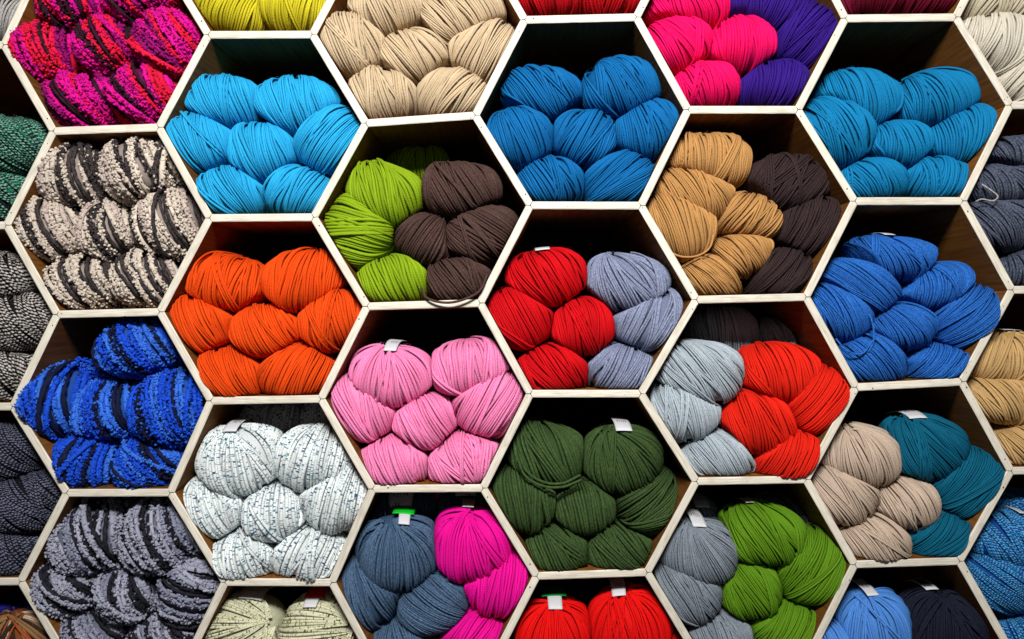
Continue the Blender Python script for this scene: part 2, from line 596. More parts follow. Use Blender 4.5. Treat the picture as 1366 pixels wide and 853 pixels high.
def loops(b, C, Nn, strands, w):
    rg = b.rng
    per = 110
    n = len(strands) * per
    own = np.repeat(strands, per)
    si = rg.random(n) * (C.shape[1] - 1.001)
    i0 = si.astype(int)
    f = (si - i0)[:, None]
    c = C[own, i0] * (1 - f) + C[own, i0 + 1] * f
    t = C[own, i0 + 1] - C[own, i0]
    t /= np.linalg.norm(t, axis=1, keepdims=True) + 1e-12
    nn = Nn[own, i0]
    nn = nn - (nn * t).sum(1, keepdims=True) * t
    nn /= np.linalg.norm(nn, axis=1, keepdims=True) + 1e-12
    bb = np.cross(t, nn)
    th = rg.uniform(-1.45, 1.45, n)[:, None]
    pos = c + (nn * np.cos(th) + bb * np.sin(th)) * w * rg.uniform(0.30, 0.46, (n, 1))
    rad_ = w * rg.uniform(0.12, 0.22, (n, 1))
    q = rg.normal(size=(n, 3)); q /= np.linalg.norm(q, axis=1, keepdims=True)
    st = rg.uniform(1.0, 1.75, (n, 1))
    # each loop a small nub stretched along a direction of its own
    v = RC_V[None] * rad_[:, None]
    al = (v * q[:, None]).sum(-1, keepdims=True)
    v = v + q[:, None] * al * (st - 1)[:, None]
    V = (pos[:, None] + v).reshape(-1, 3)
    Q = (RC_Q[None] + (np.arange(n) * len(RC_V))[:, None, None]).reshape(-1, 4)
    return V, Q, own


def dirs(ph, lam, P, F, Sx, bt=0.0, bb=0.0):
    cl = np.cos(lam)[None, :] ** 0.72
    d = (np.cos(ph) * cl)[..., None] * F + (np.sin(ph) * cl)[..., None] * Sx + np.broadcast_to(np.sin(lam)[None, :], ph.shape)[..., None] * P
    sl = np.sin(lam)[None, :, None]
    d = d - np.array([0, 0, 1.0]) * np.where(sl > 0, bt, bb) * sl ** 2
    return d / np.linalg.norm(d, axis=-1, keepdims=True)


def wind(b):
    """All strands of one ball -> verts, quads, attributes."""
    rg, w = b.rng, b.w
    R = float(np.mean(b.r[:2]))
    chunky = b.chunky
    ns = 60 if chunky else 44
    na = 9 if chunky else 10
    lam_max = rad(86)
    lam = np.linspace(-1, 1, ns)
    lam = lam_max * np.sign(lam) * np.abs(lam) ** 0.92
    span = rad(236)
    Re = (b.r[0] * abs(math.cos(rad(b.ang))) + b.r[1] * abs(math.sin(rad(b.ang)))) * 1.06
    n1 = int(span * Re / (w * (0.94 if not chunky else 0.86)))
    layers = []
    # main layer, in bundles that lie a little askew
    i = 0
    dph = span / n1
    while i < n1:
        m = int(rg.integers(2, 7))
        m = min(m, n1 - i)
        layers.append((np.arange(i, i + m) * dph - span / 2 + rg.normal(0, 0.12 * dph), rg.normal(0, 3.5), rg.normal(0, 4.0), rg.uniform(-0.30, 0.22) * w, rg.normal(0, 4.0)))
        i += m
    # crossing bundles wound on last
    for _ in range(int(rg.integers(1, 4)) if not chunky else int(rg.integers(1, 3))):
        m = int(rg.integers(2, 6)) if not chunky else int(rg.integers(1, 3))
        ph0 = rg.uniform(-1.1, 1.1)
        layers.append((ph0 + np.arange(m) * dph * 1.02, rg.uniform(-24, 24), rg.uniform(-10, 10), 0.62 * w, rg.uniform(-10, 10)))
    Cs, Ns, Ws = [], [], []
    sid = []
    for li, (phs, da, dt, off, tw) in enumerate(layers):
        P, F, Sx = axes(b.ang + da, b.tilt + dt)
        ph = phs[:, None] + rad(tw + b.twist) * np.sin(lam)[None, :] + 0.25 * dph * np.sin(lam[None, :] * rg.uniform(1, 2.5) + rg.random((len(phs), 1)) * 6.28)
        d = dirs(ph, lam, P, F, Sx, b.bt, b.bb)
        o_ = off + rg.normal(0, 0.12 * w, (len(phs), 1)) + 0.05 * w * np.sin(lam[None, :] * 3 + rg.random((len(phs), 1)) * 6.28)
        p, n = surf(b, d, np.broadcast_to(o_, ph.shape))
        p2, _ = surf(b, dirs(ph + 0.03, lam, P, F, Sx, b.bt, b.bb), np.full(ph.shape, off))
        p1, _ = surf(b, dirs(ph, lam, P, F, Sx, b.bt, b.bb), np.full(ph.shape, off))
        t1 = np.gradient(p1, axis=1)
        t1 /= np.linalg.norm(t1, axis=-1, keepdims=True) + 1e-12
        e = p2 - p1
        e = e - (e * t1).sum(-1, keepdims=True) * t1
        gapw = np.linalg.norm(e, axis=-1) / 0.03 * dph
        Ws.append(np.clip(gapw * (1.04 if chunky else 0.95), 0.45 * w, 1.12 * w)[..., None])     # strands crowd together towards the gathers
        Cs.append(p); Ns.append(n)
        sid += [li] * len(phs)
    C, Nn = np.concatenate(Cs), np.concatenate(Ns)
    k = len(C)
    lump = None
    if chunky:
        lo = rg.random((k, ns // 2 + 1, na))
        up = np.repeat(lo, 2, axis=1)[:, :ns]
        up[:, 1:-1:2] = 0.5 * (lo[:, :-1][:, :up[:, 1:-1:2].shape[1]] + lo[:, 1:][:, :up[:, 1:-1:2].shape[1]])
        lump = 0.86 + 0.24 * up
    wk = np.concatenate(Ws) * (1 + rg.normal(0, 0.05, (k, 1, 1)))
    looped = None
    if chunky:
        seq = dye_runs(b, k)
        looped = np.array([np.sum(lin(b.dyes[j][0])[:3]) > 0.12 for j in seq])
        th_ = np.linspace(-rad(118), rad(118), na)[None, None, :]
        s_ = np.arange(ns)[None, :, None]
        braid = 0.86 + 0.24 * np.sin(2 * th_ * 1.5 + s_ * 1.25 + 3 * np.arange(k)[:, None, None])
        lump = np.where(looped[:, None, None], lump * 0.80, braid)
    if chunky:
        wk = wk * np.where(looped, 1.0, 0.78)[:, None, None]
    V, Q, U, L = tubes(C, Nn, wk, na, rad(118), lump, 1.0 if chunky else 1.25)
    rs = np.repeat(rg.random(k), ns * na)
    A = np.stack([U, L + rs * 40, rs], -1)
    dye = None
    if b.dyes:
        cols = [np.array(lin(c_)) for c_, _ in b.dyes]
        if not chunky:
            seq = dye_runs(b, k)
        dk = np.array([cols[j] for j in seq])
        dye = np.repeat(dk, ns * na, axis=0)
        if chunky:                 # little wool loops stand out all along the light plies
            Vb, Qb, own = loops(b, C, Nn, np.nonzero(looped | (rg.random(k) < 0.35))[0], w)
            shade = rg.uniform(0.72, 1.12, (len(own), 1))
            other = rg.random(len(own)) < 0.16
            cb = dk[own] * shade
            alt = np.array([cols[j] for j in rg.integers(0, len(cols), len(own))])
            cb = np.where(other[:, None], alt * 0.8 + 0.2 * cb, cb)
            cb[:, 3] = 1
            per = len(Vb) // len(own)
            Q = np.concatenate([Q, Qb + len(V)])
            V = np.concatenate([V, Vb])
            dye = np.concatenate([dye, np.repeat(cb, per, axis=0)])
            A = np.concatenate([A, np.tile([0.5, 0.5, 0.5], (len(Vb), 1))])
    # the wool underneath
    th = np.linspace(0, 2 * math.pi, 25)[:-1]
    la = np.linspace(-math.pi / 2 + 0.02, math.pi / 2 - 0.02, 15)
    TH, LA = np.meshgrid(th, la, indexing='ij')
    d = np.stack([np.cos(LA) * np.cos(TH), np.sin(LA), np.cos(LA) * np.sin(TH)], -1)
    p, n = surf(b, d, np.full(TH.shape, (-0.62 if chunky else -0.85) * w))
    idx = np.arange(24 * 15).reshape(24, 15)
    nx = np.roll(idx, -1, axis=0)
    Qc = np.stack([idx[:, :-1], idx[:, 1:], nx[:, 1:], nx[:, :-1]], -1).reshape(-1, 4) + len(V)
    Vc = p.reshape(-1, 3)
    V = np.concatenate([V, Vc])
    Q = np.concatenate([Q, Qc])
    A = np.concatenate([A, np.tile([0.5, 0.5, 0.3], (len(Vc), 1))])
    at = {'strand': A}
    if dye is not None:
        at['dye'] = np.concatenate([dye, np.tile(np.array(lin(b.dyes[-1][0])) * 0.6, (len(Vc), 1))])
    return V, Q, at


def fuzz(b, n=420):
    """Stray fibres standing off the wool: hair-thin slivers."""
    rg = b.rng
    d = rg.normal(size=(n, 3)); d[:, 2] = np.abs(d[:, 2])
    d /= np.linalg.norm(d, axis=1, keepdims=True)
    p, nn = surf(b, d, np.full(n, 0.3 * b.w))
    t = rg.normal(size=(n, 3)); t -= (t * nn).sum(1, keepdims=True) * nn
    t /= np.linalg.norm(t, axis=1, keepdims=True)
    ln = rg.uniform(0.002, 0.0055, (n, 1))
    h = rg.uniform(0.25, 0.9, (n, 1))
    a, m, e = p, p + t * ln * 0.5 + nn * ln * 0.45 * h, p + t * ln + nn * ln * 0.55 * h
    s = np.cross(t, nn) * 0.00006
    V = np.stack([a - s, a + s, m + s, m - s, e + s * 0.4, e - s * 0.4], 1).reshape(-1, 3)
    i = np.arange(n)[:, None] * 6
    Q = np.concatenate([i + np.array([[0, 1, 2, 3]]), i + np.array([[3, 2, 4, 5]])])
    A = np.tile([0.5, 0.5, 0.9], (len(V), 1))
    return V, Q, A


def strip(b, a0, a1, width, shift, off, na=12, nx=7, taper=0.0, skew=0.0):
    """A paper band bent over the top of the ball: a in degrees from straight up towards the viewer."""
    al = np.radians(np.linspace(a0, a1, na))
    xs = np.linspace(-0.5, 0.5, nx)
    AL, X = np.meshgrid(al, xs, indexing='ij')
    f = (AL - al[0]) / (al[-1] - al[0])
    wx = X * width * (1 - taper * f) + shift + skew * f
    d = np.stack([wx, np.cos(AL), np.sin(AL)], -1)
    d /= np.linalg.norm(d, axis=-1, keepdims=True)
    p, n = surf(b, d, np.full(AL.shape, off))
    # front and back sheets give the paper a thickness
    nv = na * nx
    V = np.concatenate([p.reshape(-1, 3) + n.reshape(-1, 3) * 0.00015, p.reshape(-1, 3) - n.reshape(-1, 3) * 0.00015])
    idx = np.arange(nv).reshape(na, nx)
    Q = np.stack([idx[:-1, :-1], idx[1:, :-1], idx[1:, 1:], idx[:-1, 1:]], -1).reshape(-1, 4)
    Q2 = Q[:, ::-1] + nv
    ring = np.concatenate([idx[0, :-1], idx[:-1, -1], idx[-1, :0:-1], idx[:0:-1, 0]])
    r2 = np.roll(ring, -1)
    Q3 = np.stack([ring, r2, r2 + nv, ring + nv], -1)
    return V, np.concatenate([Q, Q2, Q3])


def tail_mesh(pts, w, rg):
    """A single loose strand through working-frame points (round, closed tube)."""
    P = np.asarray(pts, float)
    t = np.linspace(0, len(P) - 1, 14 * (len(P) - 1) + 1)
    out = []
    for v in t:
        i = min(int(v), len(P) - 2)
        f = v - i
        p0, p1, p2, p3 = P[max(i - 1, 0)], P[i], P[i + 1], P[min(i + 2, len(P) - 1)]
        out.append(0.5 * (2 * p1 + (p2 - p0) * f + (2 * p0 - 5 * p1 + 4 * p2 - p3) * f * f + (3 * p1 - p0 - 3 * p2 + p3) * f ** 3))
    C = np.array(out)[None]
    N = np.zeros_like(C); N[..., 2] = 1
    V, Q, U, L = tubes(C, N, w, 9, math.pi)
    return V, Q, np.stack([U, L, np.full(len(U), 0.5)], -1)


# position words
POS = {'tl': 'top left', 'tr': 'top right', 'ml': 'middle left', 'mc': 'dead centre', 'mr': 'middle right', 'bl': 'bottom left', 'br': 'bottom right'}
# each ball: yarn, x, y, rx, ry, ellipse turn (clockwise), strand lean (+ leans like a backslash), forward shift in mm, place, extras
CUB = []


def cub(phrase, balls):
    CUB.append((phrase, balls))


cub('in the magenta chunky cubby', [
    ('magenta_mix', 93, 9, 46, 34, 0, 20, 0, 'tl'), ('magenta_mix', 190, 2, 54, 31, 0, 22, -4, 'tr'), ('magenta_mix', 61, 72, 43, 41, 0, 18, 2, 'ml'),
    ('magenta_mix', 145.6, 66, 42, 36, 0, 25, 0, 'mc'), ('magenta_mix', 226, 60, 46, 44, 0, 40, 4, 'mr'), ('magenta_mix', 107.6, 137, 46, 36, 0, 25, 4, 'bl'), ('magenta_mix', 194, 127, 43, 41, 0, 25, 4, 'br')])
cub('in the cream and black chunky cubby', [
    ('cream_black', 97.6, 235, 43, 43, 0, 6, 2, 'tl'), ('cream_black', 186, 226, 48, 43, 0, 20, 4, 'tr'), ('cream_black', 67, 308, 49, 43, 0, 18, 2, 'ml'),
    ('cream_black', 146, 313, 38, 40, 0, 25, -6, 'mc'), ('cream_black', 227, 299, 47, 46, 0, 25, 2, 'mr'), ('cream_black', 110, 378, 47, 36, 0, 25, 2, 'bl'), ('cream_black', 195, 374, 44, 39, 0, 18, 4, 'br')])
cub('in the bright blue chunky cubby', [
    ('blue_black', 184.5, 465, 50, 39, 5, 26, -2, 'alone at the top'), ('blue_black', 68.6, 537, 42, 47, 0, 2, 2, 'ml'), ('blue_black', 146, 549, 40, 38, 0, 10, 0, 'mc'),
    ('blue_black', 229, 546, 47, 48, 0, 26, 4, 'mr'), ('blue_black', 117, 616, 46, 38, 0, -4, 2, 'bl'), ('blue_black', 200, 620, 45, 35, 0, 35, 2, 'br'), ('blue_black', 118, 506, 34, 24, 0, 70, -34, 'pushed in behind the middle row')])
cub('in the lavender grey chunky cubby', [
    ('grey_black', 115, 720, 51, 46, 0, 20, 2, 'tl'), ('grey_black', 211.5, 718, 49, 47, 0, 22, 4, 'tr'), ('grey_black', 88, 783, 46, 37, 0, 25, 0, 'ml'),
    ('grey_black', 174.6, 793, 41, 37, 0, 25, 0, 'mc'), ('grey_black', 254, 788, 44, 45, 0, 65, 2, 'mr'), ('grey_black', 122, 854, 52, 40, 0, 35, 2, 'bl'), ('grey_black', 220, 856, 50, 40, 0, 30, 2, 'br')])
cub('above the sky blue cubby', [
    ('yellow', 304, 9, 47, 36, 0, -18, 2, 'left of the two'), ('yellow', 391, 8, 46, 36, 0, -8, 2, 'right of the two')])
cub('in the all-sky-blue cubby', [
    ('sky', 296, 134.5, 50, 34, 5, 18, 0, 'tl'), ('sky', 394, 139, 55, 38, 5, 20, 3, 'tr'), ('sky', 265.5, 189.4, 49, 39, 5, 20, 2, 'ml'), ('sky', 349.4, 201.6, 46, 39, 0, 12, 4, 'mc'),
    ('sky', 438, 186, 50, 42, -25, -38, 3, 'mr'), ('sky', 307, 258, 50, 34, 0, 16, 5, 'bl'), ('sky', 398, 256, 47, 35, 0, -24, 5, 'br')])
cub('in the all-orange cubby', [
    ('orange', 299, 377.6, 53, 38, 5, -14, 0, 'tl'), ('orange', 401, 375, 54, 40, -8, -8, 2, 'tr'), ('orange', 266.5, 432.4, 47, 38, 15, 26, 2, 'ml'), ('orange', 354, 441.6, 49, 35, 0, 16, 4, 'mc'),
    ('orange', 441, 428, 46, 40, -15, 10, 2, 'mr'), ('orange', 303.6, 502, 50, 36, 10, 26, 7, 'bl'), ('orange', 393.6, 498, 52, 37, -8, -18, 6, 'br')])
cub('in the teal-speckled cubby', [
    ('speckle', 317.6, 614, 56, 46, 5, 4, 4, 'tl', {'tilt': 30, 'tag': (0.0, 0.42, -20, 34)}), ('speckle', 415, 614, 50, 42, -5, -14, 2, 'tr'), ('speckle', 282.5, 679, 46, 40, 12, 16, 2, 'ml'),
    ('speckle', 364, 685.5, 43, 39, 0, 12, 3, 'mc'), ('speckle', 447, 665.7, 49, 45, -15, -20, 2, 'mr'), ('speckle', 324, 744, 50, 35, 0, 12, 7, 'bl'), ('speckle', 412, 742, 51, 37, 0, -14, 7, 'br'),
    ('speckle', 363, 568, 44, 34, 0, 0, -88, 'in shadow at the back, beside the labelled ball'), ('speckle', 432, 563, 32, 34, 0, 5, -88, 'in shadow at the back, by the pink cubby')])
cub('beneath the teal-speckled cubby', [
    ('cream_speckle', 322, 850, 56, 48, 0, -62, 2, 'grey paper label on top', {'tilt': 38, 'tag': (0.15, 0.75, -30, 14)}), ('cream_speckle', 424, 850, 52, 45, 0, -70, 0, 'red tab on its label', {'tilt': 35, 'tag': (-0.1, 0.44, -26, 26), 'tab': ('red', 0.44, 0.74)})])
cub('in the all-beige cubby', [
    ('beige', 514, 12, 52, 34, 0, 16, 3, 'tl'), ('beige', 615, 17, 57, 38, -8, 26, 3, 'tr'), ('beige', 471.5, 59, 51, 41, 15, 16, 4, 'ml'), ('beige', 551.7, 74.7, 51, 34, 0, 22, 4, 'mc'),
    ('beige', 644, 66, 50, 38, -20, -28, 3, 'mr'), ('beige', 511, 126, 52, 36, 0, 15, 6, 'bl'), ('beige', 603, 126, 52, 35, 0, -24, 6, 'br')])
LC = 'in the lime and cocoa cubby'
cub(LC, [
    ('lime', 513.6, 258, 51, 39, 22, 18, 2, 'topmost of the three bright ones', {'tilt': 14}), ('lime', 477.6, 307, 47, 50, 22, 80, 3, 'against the slanted board'), ('lime', 522, 375, 50, 33, 0, 22, 5, 'lowest, on the bottom board'),
    ('lime', 556, 224, 40, 30, 0, 12, -94, 'alone in shadow at the back'),
    ('cocoa', 614, 252, 52, 37, 3, 22, 2, 'topmost of the four'), ('cocoa', 562.4, 319, 39, 34, 0, -35, -3, 'smallest, in the centre of the stack'), ('cocoa', 643.6, 311.6, 50, 39, -10, 42, 3, 'right end of the middle row'),
    ('cocoa', 612.7, 374, 45, 31, 0, 34, 5, 'lowest, with a strand looping over the edge', {'tails': [[(650, 366, 2), (640, 388, 6), (618, 400, 9), (594, 404, 9), (570, 398, 5), (562, 384, -6)]]})])
cub('in the all-pink cubby', [
    ('pink', 522, 502, 55, 41, 5, 6, 5, 'tl', {'tilt': 26, 'tag': (0.10, 0.40, -22, 36)}), ('pink', 625.8, 491.5, 52, 37, -5, 12, 1, 'tr'), ('pink', 484.6, 545, 48, 44, 20, 20, 2, 'ml'), ('pink', 566, 561.6, 46, 36, 0, 28, 2, 'mc'),
    ('pink', 653, 537, 53, 44, -20, -24, 4, 'mr'), ('pink', 524.6, 618, 49, 34, 0, 16, 6, 'bl'), ('pink', 619.7, 615, 52, 36, -8, 24, 6, 'br')])
SF = 'in the slate and fuchsia cubby'
cub(SF, [
    ('slate', 528, 740, 54, 50, 0, 6, 6, 'largest, with a green-topped label', {'tilt': 34, 'tag': (0.16, 0.36, -14, 30), 'tab': ('green', 0.50, 0.66)}), ('slate', 491, 790, 45, 52, 25, 16, 0, 'against the slanted board below the labelled one'), ('slate', 577, 808.6, 49, 40, -10, 50, 3, 'centre of the stack'), ('slate', 537, 864, 48, 30, 0, 10, 3, 'lowest, at the bottom'),
    ('fuchsia', 631, 728.7, 53, 48, 0, 4, 4, 'topmost, with a small white label', {'tilt': 30, 'tag': (-0.12, 0.40, -26, 10)}), ('fuchsia', 666, 778.6, 48, 43, -25, -6, 2, 'second from the top'), ('fuchsia', 632, 856, 50, 40, 0, -30, 3, 'lowest of the three'),
    ('slate', 540, 684, 40, 34, 0, 5, -70, 'in shadow at the back under a broad white label', {'tag': (-0.05, 1.0, -10, 64)}), ('slate', 622, 684, 38, 34, 0, 5, -74, 'in shadow at the back beside the fuchsia one', {'tag': (0.0, 0.9, -20, 40)}), ('fuchsia', 583, 676, 28, 30, 0, 5, -100, 'deep in shadow at the back')])
cub('in the cubby above the azure balls', [
    ('crimson', 730, -6, 48, 29, 0, 8, 3, 'left of the two'), ('crimson', 812, -6, 46, 29, 0, -10, 3, 'right of the two')])
cub('in the all-azure cubby', [
    ('azure', 724.5, 123.6, 54, 33, 3, 26, 0, 'tl'), ('azure', 830.6, 115.7, 53, 37, 0, 22, 3, 'tr'), ('azure', 694, 183, 47, 40, 10, 14, 3, 'ml'), ('azure', 779.4, 184.6, 43, 38, 0, -24, 4, 'mc'),
    ('azure', 864.8, 172.4, 48, 38, -18, 10, 2, 'mr'), ('azure', 735, 242.6, 49, 33, 0, 16, 5, 'bl'), ('azure', 825, 239.5, 52, 36, -10, -34, 5, 'br')])
RG = 'in the red and grey-blue cubby'
cub(RG, [
    ('red', 730, 370.6, 54, 38, 0, 20, 3, 'topmost, paper label on top', {'tilt': 8, 'tag': (-0.12, 0.50, -40, 26)}), ('red', 693.4, 425.5, 48, 41, 12, 26, 2, 'left end of the middle row'), ('red', 778, 436, 44, 38, 0, 16, 3, 'centre of the middle row'), ('red', 736.7, 494, 52, 34, 0, 26, 6, 'lowest, on the bottom board'),
    ('steel', 838, 377, 56, 38, 5, 20, 2, 'topmost of the three', {'tilt': 14}), ('steel', 866, 428.5, 50, 39, -15, -16, 2, 'middle of the three'), ('steel', 831, 494, 50, 32, 0, -28, 5, 'lowest of the three')])
cub('in the all-forest-green cubby', [
    ('forest', 732, 609, 49, 41, 8, 10, 0, 'tl', {'tails': [[(691, 612, -4), (700, 634, 2), (722, 648, 6), (750, 650, 7), (776, 640, 4)], [(693, 606, -6), (702, 628, 1), (724, 643, 5), (750, 645, 6), (774, 634, 3)]]}), ('forest', 830.5, 613, 52, 44, 8, 26, 5, 'tr', {'tilt': 30, 'tag': (0.0, 0.52, -30, 32)}), ('forest', 697, 668, 47, 42, 12, 12, 0, 'ml'), ('forest', 780, 678, 42, 35, 0, 14, 1, 'mc'),
    ('forest', 865, 670, 47, 44, -15, -44, 1, 'mr'), ('forest', 743.7, 734, 45, 33, 0, 26, 3, 'bl'), ('forest', 826.6, 732, 47, 34, 0, 28, 4, 'br')])
cub('beneath the forest green cubby', [
    ('scarlet', 739.5, 854, 51, 50, 0, 0, 6, 'left, dark green tab on label', {'tilt': 30, 'tag': (0.0, 0.46, -22, 28), 'tab': ('dkgreen', 0.60, 0.62)}), ('scarlet', 841, 843, 54, 55, 0, 8, 4, 'right of the two, plain white label', {'tilt': 28, 'tag': (-0.24, 0.46, -24, 24)}), ('scarlet', 905, 868, 30, 24, 0, 5, -10, 'low beside the ash grey balls')])
RV = 'in the hot pink and violet cubby'
cub(RV, [
    ('rose', 919.7, 8, 57, 29, 0, 14, 0, 'topmost of the four'), ('rose', 906, 58, 47, 36, 5, 26, 3, 'end of the middle row'), ('rose', 991.4, 58.4, 44, 36, 0, 4, 5, 'centre of the middle row'), ('rose', 943, 113.7, 47, 33, 0, 18, 6, 'lowest, on the bottom board'),
    ('violet', 1026, 8, 54, 35, 0, -12, -4, 'topmost of the three'), ('violet', 1077.5, 49, 47, 43, -35, -42, 1, 'middle of the three'), ('violet', 1032.4, 113.8, 48, 33, 0, -6, 4, 'lowest of the three')])
TU = 'in the tan and dark brown cubby'
cub(TU, [
    ('tan', 949, 212.7, 56, 35, 8, 2, 0, 'topmost of the six'), ('tan', 929, 259, 54, 33, 18, 15, 2, 'second from the top'), ('tan', 908, 301, 49, 43, 30, 15, 4, 'against the slanted board', {'tails': [[(896, 338, -4), (912, 343, 2), (932, 341, 3), (947, 330, 1), (953, 308, -6)]]}), ('tan', 998, 289, 49, 32, 5, -24, 2, 'pointing at the dark brown ones'),
    ('tan', 988.7, 340, 45, 29, -5, 20, 4, 'beneath the pointed tan one'), ('tan', 948, 370.6, 45, 29, 12, 36, 5, 'lowest, on the bottom board'),
    ('umber', 1052.7, 244, 59, 38, 0, -18, 0, 'topmost of the three'), ('umber', 1078.7, 302, 49, 39, -15, -18, 1, 'middle of the three'), ('umber', 1039, 366, 51, 33, -15, -34, 4, 'lowest of the three')])
SV = 'in the silver and bright red cubby'
cub(SV, [
    ('silver', 937.8, 496.7, 58, 40, 8, 24, 4, 'topmost of the front three'), ('silver', 914, 550, 51, 39, 10, 16, 2, 'middle of the front three'), ('silver', 957, 609, 53, 33, 8, 26, 5, 'lowest of the front three'),
    ('vermilion', 1044.5, 498, 58, 38, 5, 10, 3, 'topmost of the four'), ('vermilion', 1092.4, 533, 50, 43, -30, -32, 8, 'second from the top'), ('vermilion', 1015, 564, 53, 41, 10, 18, 5, 'centre of the stack'), ('vermilion', 1053.7, 609.5, 50, 34, -20, -18, 9, 'lowest, bulging over the edge'),
    ('silver', 968, 445, 46, 36, 0, 4, -84, 'half in shadow at the back'), ('silver', 1038, 453, 35, 28, 0, 4, -90, 'smallest, at the back behind the bright red ones')])
AM = 'in the ash grey and moss green cubby'
cub(AM, [
    ('ash', 934.6, 736, 54, 42, 15, 14, 3, 'topmost, square white label standing up', {'tilt': 30, 'tag': (-0.05, 0.46, -30, 32)}), ('ash', 917.5, 791, 50, 41, 15, 28, 3, 'middle of the three'), ('ash', 960, 854, 48, 36, 0, 18, 4, 'lowest of the three'),
    ('moss', 1020.4, 716.8, 56, 38, 5, 22, 3, 'topmost of the four', {'tag': (-0.25, 0.3, -30, 2)}), ('moss', 1083.5, 760, 52, 49, -10, -18, 3, 'second from the top'), ('moss', 1001.8, 786, 43, 40, 0, 30, 2, 'centre of the stack'), ('moss', 1049, 844, 50, 41, -12, -34, 4, 'lowest of the four'),
    ('ash', 927, 693, 34, 26, 0, 6, -66, 'in shadow at the back beside the labelled one', {'tag': (0.2, 0.8, -10, 40)}), ('ash', 1050, 692, 42, 26, 0, 6, -72, 'in shadow at the back behind the moss green')])
cub('above the turquoise cubby', [
    ('wine', 1166, -8, 46, 29, 0, 6, 3, 'left of the two'), ('wine', 1240, -8, 44, 29, 0, -12, 3, 'right of the two')])
cub('in the all-turquoise cubby', [
    ('turquoise', 1150, 131, 57, 39, 12, 4, -6, 'tl'), ('turquoise', 1253.6, 129.8, 53, 37, -5, 26, -1, 'tr'), ('turquoise', 1117, 174, 52, 41, 32, 22, 4, 'ml'), ('turquoise', 1198.7, 193, 45, 31, 0, 6, 2, 'mc'),
    ('turquoise', 1285.6, 180, 51, 37, -22, 6, 2, 'mr'), ('turquoise', 1162, 241, 50, 30, 0, 22, 5, 'bl'), ('turquoise', 1246.6, 240, 48, 29, 0, -12, 5, 'br')])
cub('in the all-royal-blue cubby', [
    ('royal', 1195, 345, 61, 31, 5, 14, -2, 'alone on top of the stack', {'tag': (-0.15, 0.34, -30, 24)}), ('royal', 1149, 381, 57, 33, 14, 30, 1, 'left of the two under the top one'), ('royal', 1250, 382.4, 49, 31, -12, 8, 1, 'right of the two under the top one'),
    ('royal', 1120, 417, 47, 35, 25, 20, 3, 'ml'), ('royal', 1205, 436.4, 46, 31, 5, 26, 4, 'mc', {'tails': [[(1160, 420, 3), (1165, 436, 7), (1165, 456, 8), (1158, 470, 7)]]}), ('royal', 1293, 423.6, 51, 40, -30, -44, 8, 'mr'),
    ('royal', 1162, 480, 52, 35, 10, 30, 6, 'bl', {'tails': [[(1164, 455, 8), (1150, 472, 9), (1130, 468, 8), (1115, 452, 4)]]}), ('royal', 1253.6, 486, 46, 28, -5, -34, 5, 'br')])
OT = 'in the oatmeal and teal cubby'
cub(OT, [
    ('oat', 1152, 608.7, 53, 40, 12, 16, 3, 'topmost of the four', {'tilt': 16}), ('oat', 1125.5, 659.6, 48, 39, 20, 26, 2, 'left end of the middle row'), ('oat', 1211.8, 671, 45, 35, 8, 18, 3, 'centre of the stack'), ('oat', 1167.6, 721, 50, 34, 10, 28, 6, 'lowest, on the bottom board'),
    ('teal', 1237.7, 599.5, 57, 43, 10, 26, 1, 'topmost of the three, white label on top', {'tilt': 16, 'tag': (-0.25, 0.56, -36, 24)}), ('teal', 1292, 644.6, 52, 46, -25, -30, 6, 'middle of the three'), ('teal', 1253, 715, 49, 34, -15, -34, 4, 'lowest of the three')])
cub('in the cornflower and navy cubby', [
    ('cornflower', 1164, 840, 50, 50, 0, 10, 2, 'large upper one with a paper label', {'tilt': 26, 'tag': (-0.1, 0.4, -20, 22)}), ('cornflower', 1100, 858, 30, 28, 0, 8, 4, 'low in the corner by the moss green balls'),
    ('navy', 1262, 848, 54, 55, 0, 6, 0, 'filling half the cubby under a barcode label', {'tilt': 22, 'tag': (-0.28, 0.42, -34, 8), 'barcode': True})])
cub('at the shelf edge above the tweed cubby', [('pebble', -22, 12, 50, 38, 0, -20, 2, 'alone')])
cub('in the green tweed cubby', [
    ('green_tweed', 2, 193, 61, 38, 0, 30, 2, 'upper of the two'), ('green_tweed', -10, 263, 54, 36, 0, 30, 3, 'lower of the two')])
cub('in the salt and pepper cubby', [
    ('salt_pepper', -6, 373, 54, 34, 0, 20, 1, 'topmost of the three'), ('salt_pepper', 12, 431, 58, 37, -8, 24, 4, 'middle of the three'), ('salt_pepper', -4, 501, 53, 37, 0, 26, 4, 'lowest of the three')])
cub('in the black and white flecked cubby', [
    ('night_tweed', 2, 604, 50, 41, 0, 40, 0, 'topmost of the three'), ('night_tweed', 24, 673, 60, 40, -10, 36, 3, 'middle of the three'), ('night_tweed', 8, 738, 50, 36, 0, 24, 4, 'lowest of the three')])
cub('in the lowest cubby at the shelf edge', [
    ('autumn', 22, 858, 42, 40, 0, 4, 4, 'in front', {'tilt': 26}), ('indigo', 2, 826, 34, 22, 0, 20, -24, 'behind the variegated one, at the frame side'), ('indigo', 54, 832, 26, 30, 0, 20, -20, 'between the variegated one and the slanted board')])
cub('in the ivory cubby', [
    ('linen', 1334, 6, 56, 30, 0, -12, 1, 'behind and above the two ivory ones'), ('ivory', 1334, 56, 56, 38, 20, -22, 5, 'upper of the two'), ('ivory', 1377, 110, 54, 36, 12, -26, 5, 'lower of the two')])
